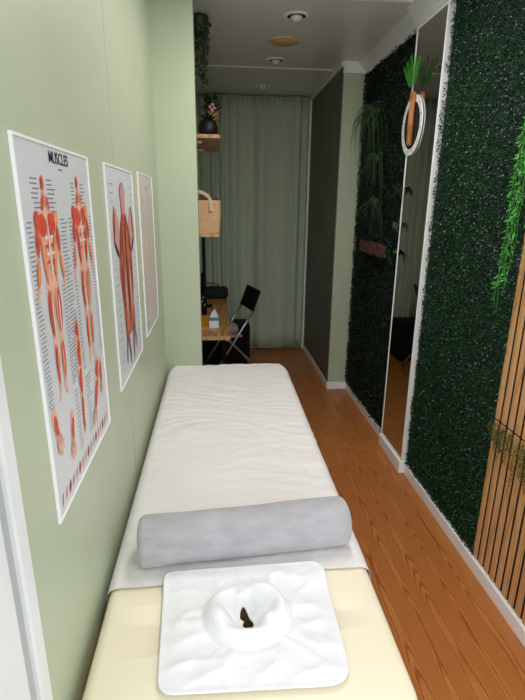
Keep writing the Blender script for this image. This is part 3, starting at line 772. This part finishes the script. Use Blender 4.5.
# poster 1
W1, H1 = 0.488, 0.737
p1 = poster('large muscle chart titled MUSCLES on the green wall, nearest the camera', 0.872, 1.071, W1, H1, 'paper')
a = Art(MS); figure(a, 0.126, 0.677, 0.447, 0.056, lean=-0.012); a.build('front_figure', p1)
a = Art(MS); figure(a, 0.366, 0.687, 0.452, 0.056, lean=-0.004, back=True); a.build('second_figure', p1)
a = Art(MS); limb(a, [(0.247, 0.365), (0.250, 0.325), (0.243, 0.255), (0.238, 0.19), (0.232, 0.095)], [0.013, 0.018, 0.019, 0.012, 0.006]); a.build('leg_figure', p1)
a = Art(MS); limb(a, [(0.398, 0.225), (0.385, 0.175), (0.345, 0.105)], [0.016, 0.022, 0.012], True); limb(a, [(0.43, 0.21), (0.425, 0.15)], [0.012, 0.01], True); a.build('foot_figure', p1)
a = Art(MS); limb(a, [(0.040, 0.222), (0.052, 0.172)], [0.016, 0.013], True); a.build('hand_figure', p1)
a = Art(MS); limb(a, [(0.150, 0.172), (0.138, 0.118)], [0.014, 0.012], True); a.build('hand_figure', p1)
for k in range(17):
    a = Art(MS); u = 0.030 + k * 0.026; a.spindle((u, 0.020), (u + 0.010, 0.050), 0.004 + 0.002 * (k % 3), ('brick', 'rose', 'darkred')[k % 3], 0); a.build('muscle_icon', p1)
rnd = random.Random(4); rows = []
for k in range(52):
    v = 0.668 - k * 0.0084
    if v > .60: rows += [(0.060 + rnd.uniform(0, .012), v, .036), (0.150, v, rnd.uniform(.03, .055)), (0.325 - .012, v, .025), (0.392, v, rnd.uniform(.02, .04))]
    else:
        rows += [(0.018 + rnd.uniform(0, .01), v, .026), (0.207 + rnd.uniform(0, .008), v, rnd.uniform(.026, .05)), (0.272, v, .022), (0.448, v, rnd.uniform(.015, .026))]
    if v < .46: rows.append((0.178, v, rnd.uniform(.02, .045)))
for k in range(14): rows += [(0.020, 0.245 - k * .0035 - .01, 0.0) if False else (0.185, 0.215 - k * .011, rnd.uniform(.02, .035)), (0.275, 0.215 - k * .011, rnd.uniform(.03, .06))]
strokes(p1, 'captions', rows, M['caption'])
rows = [(0.03 + k * 0.036, 0.061, 0.02) for k in range(12)]
def text(name, body, size, loc, m, parent):
    cu = bpy.data.curves.new(name, 'FONT'); cu.body = body; cu.size = size; cu.align_x = 'CENTER'; cu.align_y = 'CENTER'; cu.extrude = 0.0002; cu.offset = 0.0002
    o = bpy.data.objects.new(name, cu); COL.objects.link(o)
    dg = bpy.context.evaluated_depsgraph_get(); dg.update()
    me = bpy.data.meshes.new_from_object(o.evaluated_get(dg)); bpy.data.objects.remove(o)
    # text plane (x right, y up) -> poster plane (y right, z up)
    me.transform(Matrix(((0, 0, 1, loc[0]), (1, 0, 0, loc[1]), (0, 1, 0, loc[2]), (0, 0, 0, 1))))
    me.materials.clear()
    return finish(name, me, m, parent)
text('title', 'MUSCLES', 0.032, (0.0009, 0.245, 0.712), M['ink'], p1)
strokes(p1, 'subtitle', [(0.236, 0.692, 0.026)], M['ink'])

# poster 2
W2, H2 = 0.495, 0.722
p2 = poster('back muscle chart with one large reddish figure, middle of the three posters', 1.550, 1.089, W2, H2, 'paper')
a = Art(MS)
a.cap((0.255, 0.590), (0.255, 0.625), 0.040, 0.036, 'brick', 0)
a.ell((0.255, 0.640), 0.050, 0.036, 'hairgrey', 1); a.cap((0.255, 0.595), (0.255, 0.63), 0.034, 0.040, 'rose', 2)
a.poly([(0.135, 0.46), (0.12, 0.36), (0.375, 0.36), (0.385, 0.46), (0.335, 0.52), (0.30, 0.575), (0.215, 0.575), (0.18, 0.52)], 'brick', 0)
a.poly([(0.12, 0.38), (0.15, 0.26), (0.165, 0.14), (0.33, 0.14), (0.355, 0.26), (0.375, 0.38)], 'brick', 0)
for s in (-1, 1):
    cx = 0.255
    a.spindle((cx + s * 0.115, 0.45), (cx + s * 0.165, 0.60), 0.050, 'rose', 0)
    a.spindle((cx + s * 0.155, 0.60), (cx + s * 0.190, 0.47), 0.012, 'darkred', 1)
    a.spindle((cx + s * 0.19, 0.49), (cx + s * 0.12, 0.43), 0.010, 'ink', 1)
    a.spindle((cx + s * 0.03, 0.57), (cx + s * 0.11, 0.42), 0.022, 'darkred', 1)
    a.spindle((cx + s * 0.035, 0.55), (cx + s * 0.03, 0.36), 0.020, 'brick', 2)
    a.spindle((cx + s * 0.085, 0.42), (cx + s * 0.075, 0.24), 0.030, 'darkred', 1)
    a.spindle((cx + s * 0.045, 0.40), (cx + s * 0.05, 0.16), 0.022, 'rose', 2)
    a.spindle((cx + s * 0.07, 0.27), (cx + s * 0.075, 0.12), 0.024, 'brick', 2)
    a.spindle((cx + s * 0.08, 0.17), (cx + s * 0.11, 0.045), 0.010, 'vein', 1)
    a.spindle((cx + s * 0.045, 0.16), (cx + s * 0.035, 0.02), 0.010, 'vein', 1)
    a.spindle((cx + s * 0.095, 0.20), (cx + s * 0.03, 0.05), 0.007, 'brick', 3)
a.spindle((0.255, 0.60), (0.255, 0.16), 0.009, 'darkred', 3)
a.build('back_figure', p2)
rows = []
for k in range(24):
    v = 0.665 - k * .0265
    rows += [(0.045 + rnd.uniform(0, .02), v, rnd.uniform(.035, .055)) if v < .45 or v > .60 else (0.10, v, .045), (0.41 + rnd.uniform(0, .01), v, rnd.uniform(.035, .055)) if v < .45 or v > .6 else (0.36, v, .045)]
strokes(p2, 'captions', rows, M['caption'])

# poster 3
p3 = poster('pale greyish chart of faint lines, farthest of the three posters', 2.194, 1.100, 0.462, 0.722, 'paper_grey')
rows = []
for k in range(44):
    for c in (0.05, 0.19, 0.33): rows.append((c + rnd.uniform(0, .02), 0.62 - k * .0125, rnd.uniform(.04, .09)))
o = strokes(p3, 'captions', rows, M['rose'])
strokes(p3, 'heading', [(0.19, 0.665, 0.10), (0.20, 0.655, 0.08)], M['caption'])
strokes(p3, 'corner_note', [(0.05, 0.06 - k * .008, .07) for k in range(4)], M['caption'])

# ------------------------------------------------------------------ alcove behind the partition: shelves, desk, chair
def shelf(label, x1, z, th):
    t = thing('wall_shelf', label, 'shelf', (XL, 3.5, z), group='pine wall shelves')
    bm = box(B(), 0, x1 - XL, 0, 0.92, -th, 0, 0.002); obj('board', bm, M['pine'], t)
    for y in (0.19, 0.72):
        bm = B(); box(bm, 0, 0.004, y, y + .03, -th - .14, -th, 0.001); box(bm, 0, 0.235, y, y + .03, -th - .012, -th, 0.001)
        tube(bm, [(0.004, y + .015, -th - .12), (0.15, y + .015, -th - .008)], 0.005, 6); obj('bracket', bm, M['white'], t)
shelf('upper pine wall shelf carrying the dark plant pots', 0.034, 2.136, 0.024)
shelf('lower pine wall shelf carrying the straw bag', 0.024, 1.490, 0.020)

# straw bag
t = thing('straw_bag', 'woven straw tote bag with beige handles on the lower shelf', 'bag', (-0.124, 3.66, 1.490))
bm = B(); nU, nV = 40, 26
def bagring(q):
    hx = 0.148 + 0.010 * math.sin(q * PI * .6); hy = 0.085 + 0.02 * q; out = []
    for k in range(nU):
        a = 2 * PI * k / nU; c, s = math.cos(a), math.sin(a); e = 0.35
        out.append((math.copysign(abs(c) ** e, c) * hx, math.copysign(abs(s) ** e, s) * hy, 0.0))
    return out
rings = []
for j in range(nV + 1):
    q = j / nV; off = 0.003 * (j % 2)
    rings.append([bm.verts.new((x * (1 + off * 3), y * (1 + off * 4), 0.228 * q)) for x, y, _ in bagring(q)])
for j in range(nV):
    for k in range(nU): bm.faces.new((rings[j][k], rings[j][(k + 1) % nU], rings[j + 1][(k + 1) % nU], rings[j + 1][k]))
bm.faces.new(rings[0][::-1]); obj('body', bm, M['straw'], t)
bm = B(); ra = [bm.verts.new((x * .97, y * .96, 0.12)) for x, y, _ in bagring(.5)]; rb = [bm.verts.new((x * .975, y * .97, 0.232)) for x, y, _ in bagring(1)]
for k in range(nU): bm.faces.new((ra[k], ra[(k + 1) % nU], rb[(k + 1) % nU], rb[k]))
bm.faces.new(ra); 
# folded flap of the lining above the rim
box(bm, -0.13, 0.135, 0.02, 0.08, 0.20, 0.248, 0.006); obj('lining', bm, M['redlining'], t)
for s in (-1, 1):
    bm = B(); pts = [(-0.01 + 0.10 * math.cos(q), s * (0.110 - 0.02 * math.sin(q)), 0.205 + 0.082 * math.sin(q)) for q in [PI * k / 16 for k in range(17)]]
    for i in range(16):
        a_, b_ = Vector(pts[i]), Vector(pts[i + 1]); d = (b_ - a_).normalized(); n_ = d.cross(Vector((0, 1, 0))); 
        vv = [bm.verts.new(p + n_ * h) for p, h in ((a_, -.011), (a_, .011), (b_, .011), (b_, -.011))]; bm.faces.new(vv)
    o = obj('handle', bm, M['strap'], t); hd = hd if s == 1 else o; o.modifiers.new('s', 'SOLIDIFY').thickness = 0.005
bm = B()
box(bm, 0.078, 0.102, -0.119, -0.110, 0.155, 0.205, 0.002); obj('handle_tab', bm, M['strap'], hd)

# plants on the upper shelf
t = thing('potted_plant', 'round dark glazed pot with pink blossom at the front of the upper shelf', 'plant', (-0.045, 3.62, 2.136))
bm = B(); lathe(bm, [(0.045, 0.0), (0.062, 0.018), (0.068, 0.05), (0.060, 0.085), (0.050, 0.10), (0.044, 0.10), (0.05, 0.08)], n=24); obj('pot', bm, M['navy'], t, True)
lv = Leaves(); rnd = random.Random(31)
for k in range(26):
    a = rnd.uniform(0, 2 * PI); lv.leaf(Vector((0.02 * math.cos(a), 0.02 * math.sin(a), 0.09 + rnd.uniform(0, .03))), Vector((math.cos(a), math.sin(a), rnd.uniform(.0, 1.0))), Vector((0, 0, 1)), rnd.uniform(.05, .085), rnd.uniform(.022, .034), .15)
lv.build('foliage', M['darkplant'], t)
bm = B(); tube(bm, [(0, 0, .09), (0.015, 0.01, .15), (0.035, 0.0, .20)], .0025, 6); obj('flower_stem', bm, M['stem'], t)
lv = Leaves()
for c in ((0.035, 0, .20), (0.015, .0, .185), (0.045, .01, .18), (0.028, -.01, .165)):
    for k in range(6): a = k * PI / 3; lv.leaf(Vector(c), Vector((math.cos(a), -0.3, math.sin(a))), Vector((0, -1, .2)), .014, .009, .2)
lv.build('blossom', M['pink'], t)
t = thing('potted_plant', 'leafy plant in a tan wicker pot behind the dark pot on the upper shelf', 'plant', (-0.022, 3.98, 2.136))
bm = B(); lathe(bm, [(0.045, 0.0), (0.052, 0.13), (0.054, 0.21), (0.048, 0.21), (0.045, 0.16)], n=24); obj('pot', bm, M['wicker'], t, True)
lv = Leaves()
for k in range(60):
    a = rnd.uniform(0, 2 * PI); e = rnd.uniform(-.4, 1.3); lv.leaf(Vector((0.03 * math.cos(a), 0.03 * math.sin(a), 0.20 + rnd.uniform(0, .09))), Vector((math.cos(a), math.sin(a), e)), Vector((0, 0, 1)), rnd.uniform(.04, .08), rnd.uniform(.02, .035), .15)
lv.build('foliage', M['darkplant'], t)

# hanging trailing plant at the ceiling
t = thing('hanging_plant', 'dark trailing plant hanging from the ceiling beside the partition edge', 'plant', (-0.085, 3.42, ZC))
bm = B(); lathe(bm, [(0.035, -0.11), (0.05, -0.09), (0.058, -0.02), (0.058, -0.008), (0.02, -0.008)], n=20); obj('pot', bm, M['darkplant'], t, True)
bm = B(); tube(bm, [(0, 0, 0), (0, 0, -0.03)], .004, 6); obj('hook', bm, M['black'], t)
sb = B(); lv = Leaves()
for k in range(26):
    a = rnd.uniform(0, 2 * PI); L = rnd.uniform(.12, .40); ro = rnd.uniform(.045, .062); pts = [Vector((ro * math.cos(a) * (1 - .45 * q), ro * math.sin(a), -0.02 - L * q + .008 * math.sin(q * 9 + k))) for q in [i / 9 for i in range(10)]]
    tube(sb, pts, .0012, 4)
    for i in range(int(26 * L / .3)):
        q = rnd.random(); j = min(8, int(q * 9)); p = pts[j].lerp(pts[j + 1], q * 9 - j)
        lv.leaf(p, Vector((rnd.gauss(0, .8), rnd.gauss(0, .8), rnd.gauss(-.6, .4))), Vector((rnd.gauss(0, 1), rnd.gauss(0, 1), 1)), rnd.uniform(.018, .032), .015, .1)
obj('stems', sb, M['stem'], t); lv.build('foliage', M['darkplant'], t)

# desk
DZ = 0.74
t = thing('desk', 'narrow wooden desk along the left wall behind the partition', 'desk', (XL, 3.53, 0))
bm = box(B(), 0.002, 0.425, 0, 1.72, DZ - 0.03, DZ, 0.002); dt = obj('desk_top', bm, M['desk'], t)
bm = box(B(), 0.002, 0.425, -0.003, 0.0005, DZ - 0.029, DZ - 0.001, 0.001); obj('edge_band', bm, M['pine'], dt)
for y in (0.03, 1.45):
    for x in (0.03, 0.36):
        bm = box(B(), x, x + .03, y, y + .03, 0, DZ - .03, .002); obj('leg', bm, M['black'], t)
# things on the desk
t = thing('tissue_box', 'white and teal tissue box with a tissue pulled up on the desk', 'tissue box', (-0.032, 3.83, DZ))
bm = box(B(), -.04, .04, -.055, .055, 0, .062, .003); ct = obj('carton', bm, M['whitecard'], t)
bm = box(B(), -.0405, .0405, -.0555, .0555, .062, .076, .003); obj('teal_top', bm, M['teal'], ct)
lv = Leaves()
pts = [(-.034, 0.0, .076), (.036, 0.008, .076), (.008, -.008, .152), (-.02, .02, .115), (.034, -.014, .095)]
bm = B(); V = [bm.verts.new(p) for p in pts]
for f in ((0, 1, 2), (0, 2, 3), (1, 4, 2), (0, 3, 1)): bm.faces.new([V[i] for i in f])
o = obj('tissue', bm, M['tissue'], t); o.modifiers.new('s', 'SOLIDIFY').thickness = .0012
o = obj('folder', box(B(), -.325, -.078, 3.74, 4.20, DZ, DZ + .014, .002), M['orangecard']); tag(o, 'flat orange folder lying on the desk left of the tissue box', 'folder')
t = thing('monitor', 'black monitor seen edge-on, standing on the desk by the left wall', 'monitor', (-0.119, 4.66, DZ))
bm = box(B(), -.012, .014, -.24, .24, .19, .655, .004); bz = obj('bezel', bm, M['black'], t)
bm = box(B(), .0135, .0155, -.228, .228, .205, .642); obj('screen', bm, M['screen'], bz)
bm = B(); tube(bm, [(-.02, 0, .008), (-.02, 0, .32)], .016, 10); obj('stem', bm, M['black'], t)
bm = B(); lathe(bm, [(.09, 0), (.09, .008), (.03, .012)], c=(-.02, 0, 0), n=28); obj('base', bm, M['black'], t)
t = thing('speaker', 'small black speaker with painted pale glints on the desk in front of the monitor', 'speaker', (-0.136, 4.27, DZ))
bm = box(B(), -.04, .04, -.04, .06, 0, .19, .006); sp = obj('cabinet', bm, M['black'], t)
for (x, z) in ((.0, .13), (.022, .10), (.012, .165)):  # pale discs painted in as small highlights on the black case
    bm = B(); lathe(bm, [(.0, -.001), (.0055, -.001), (.0055, .001), (0, .001)], n=10, close_top=False, close_bot=False)
    bmesh.ops.transform(bm, matrix=Matrix.Translation((x, -.0408, z)) @ Matrix.Rotation(PI / 2, 4, 'X'), verts=bm.verts); obj('glint_dot', bm, M['glint'], sp)

t = thing('duffel_bag', 'black soft bag lying on the far end of the desk', 'bag', (-0.09, 5.09, DZ))
bm = box(B(), -.20, .20, -.085, .09, 0, .115, .035, 4)
bmesh.ops.subdivide_edges(bm, edges=bm.edges[:], cuts=2, use_grid_fill=True)
for v in bm.verts:
    if v.co.z > .02: v.co += .010 * Vector((noise.noise(v.co * 14), noise.noise(v.co * 13), noise.noise(v.co * 15)))
obj('body', bm, M['blackcloth'], t, True)
bm = B(); tube(bm, [(-.12, -.03, .10), (-.10, -.05, .15), (.0, -.06, .165), (.10, -.05, .15), (.12, -.03, .10)], .007, 8); obj('handle', bm, M['redlining'], t, True)

# black cabinet under the desk
t = thing('floor_cabinet', 'low black cabinet on the floor under the far end of the desk', 'cabinet', (0, 5.05, 0))
bm = box(B(), XL + .01, .342, 0, .33, 0.02, .44, .004); obj('body', bm, M['black'], t)
bm = box(B(), XL + .03, .322, .02, .31, 0, .02); obj('plinth', bm, M['felt'], t)
for x0, x1 in ((XL + .015, .003), (.007, .337)):
    bm = box(B(), x0, x1, -.014, 0, .03, .43, .003); obj('door', bm, M['black'], t)

# folding chair
t = thing('folding_chair', 'black folding chair with steel tube legs pulled up to the desk', 'chair', (0.085, 4.66, 0), math.radians(14))
tx = lambda z: -.256 + .66 * z
for s in (-1, 1):
    y = s * .185
    bm = B(); tube(bm, [(tx(0.0), y, 0.004), (tx(.45), y, .45), (tx(.735), y, .735)], .0105, 10); obj('frame_tube', bm, M['chrome'], t, True)
    yy = s * .155
    bm = B(); tube(bm, [(.34, yy, .004), (.20, yy, .20), (-.02, yy, .43), (-.10, yy, .448)], .0105, 10); obj('leg', bm, M['chrome'], t, True)
bm = B(); tube(bm, [(.31, -.155, .045), (.31, .155, .045)], .007, 8); obj('stretcher', bm, M['chrome'], t, True); bm = B(); tube(bm, [(tx(.10), -.185, .10), (tx(.10), .185, .10)], .007, 8); obj('stretcher', bm, M['chrome'], t, True)
bm = B()
tb = B(); box(tb, -.012, .012, -.195, .195, -.105, .105, .01, 3); merge(bm, tb, Matrix.Translation((.243, 0, .81)) @ Matrix.Rotation(math.atan(.40), 4, 'Y'))
bk = obj('backrest', bm, M['black'], t)
bm = B(); tb = B(); box(tb, -.0005, .0005, -.014, .014, -.018, .018, .0); merge(bm, tb, Matrix.Translation((.2485, -.10, .853)) @ Matrix.Rotation(math.atan(.40), 4, 'Y') )
obj('grip_slot', bm, M['hairgrey'], bk)
bm = box(B(), -.20, .12, -.145, .145, .45, .475, .01, 3); obj('seat', bm, M['greycloth'], t)
t2 = thing('seat_cushion', 'grey cushion resting on the black folding chair', 'cushion', (0.04, 4.65, 0.476), math.radians(14))
bm = box(B(), -.14, .14, -.13, .13, 0, .10, .045, 4); obj('cover', bm, M['greycloth'], t2, True)

# ------------------------------------------------------------------ daylight + camera
sc = bpy.context.scene
w = bpy.data.worlds.new('World'); sc.world = w; w.use_nodes = True
nt = w.node_tree; bg = nt.nodes['Background']
bg.inputs['Color'].default_value = (0.92, 0.965, 1.0, 1); bg.inputs['Strength'].default_value = 1.75
la = bpy.data.lights.new('ceiling_lamp', 'AREA'); la.shape = 'RECTANGLE'; la.size = 0.35; la.size_y = 1.3; la.energy = 19; la.color = (1, 0.98, 0.965)
lo = bpy.data.objects.new('ceiling_lamp', la); COL.objects.link(lo); lo.location = (0.45, 2.1, ZC - 0.02)

cam = bpy.data.cameras.new('camera'); co = bpy.data.objects.new('camera', cam); COL.objects.link(co)
f = 484.1345
cam.sensor_fit = 'HORIZONTAL'; cam.sensor_width = 36; cam.lens = f / 525 * 36; cam.clip_start = 0.02
R3 = Matrix(((0.9957483198086592, 0.016529308113595376, -0.0906204478664609), (-0.09151885532652042, 0.28931767167738714, -0.9528481431869923), (0.010468176438881475, 0.9570904172691634, 0.2896003288216072)))
co.matrix_world = Matrix.Translation((0, 0, 1.7)) @ R3.to_4x4()
sc.camera = co
sc.view_settings.view_transform = 'Standard'; sc.view_settings.look = 'None'
sc.view_settings.gamma = 1; sc.view_settings.use_curve_mapping = False
sc.view_settings.exposure = 0.22
sc.cycles.max_bounces = 10; sc.cycles.diffuse_bounces = 6
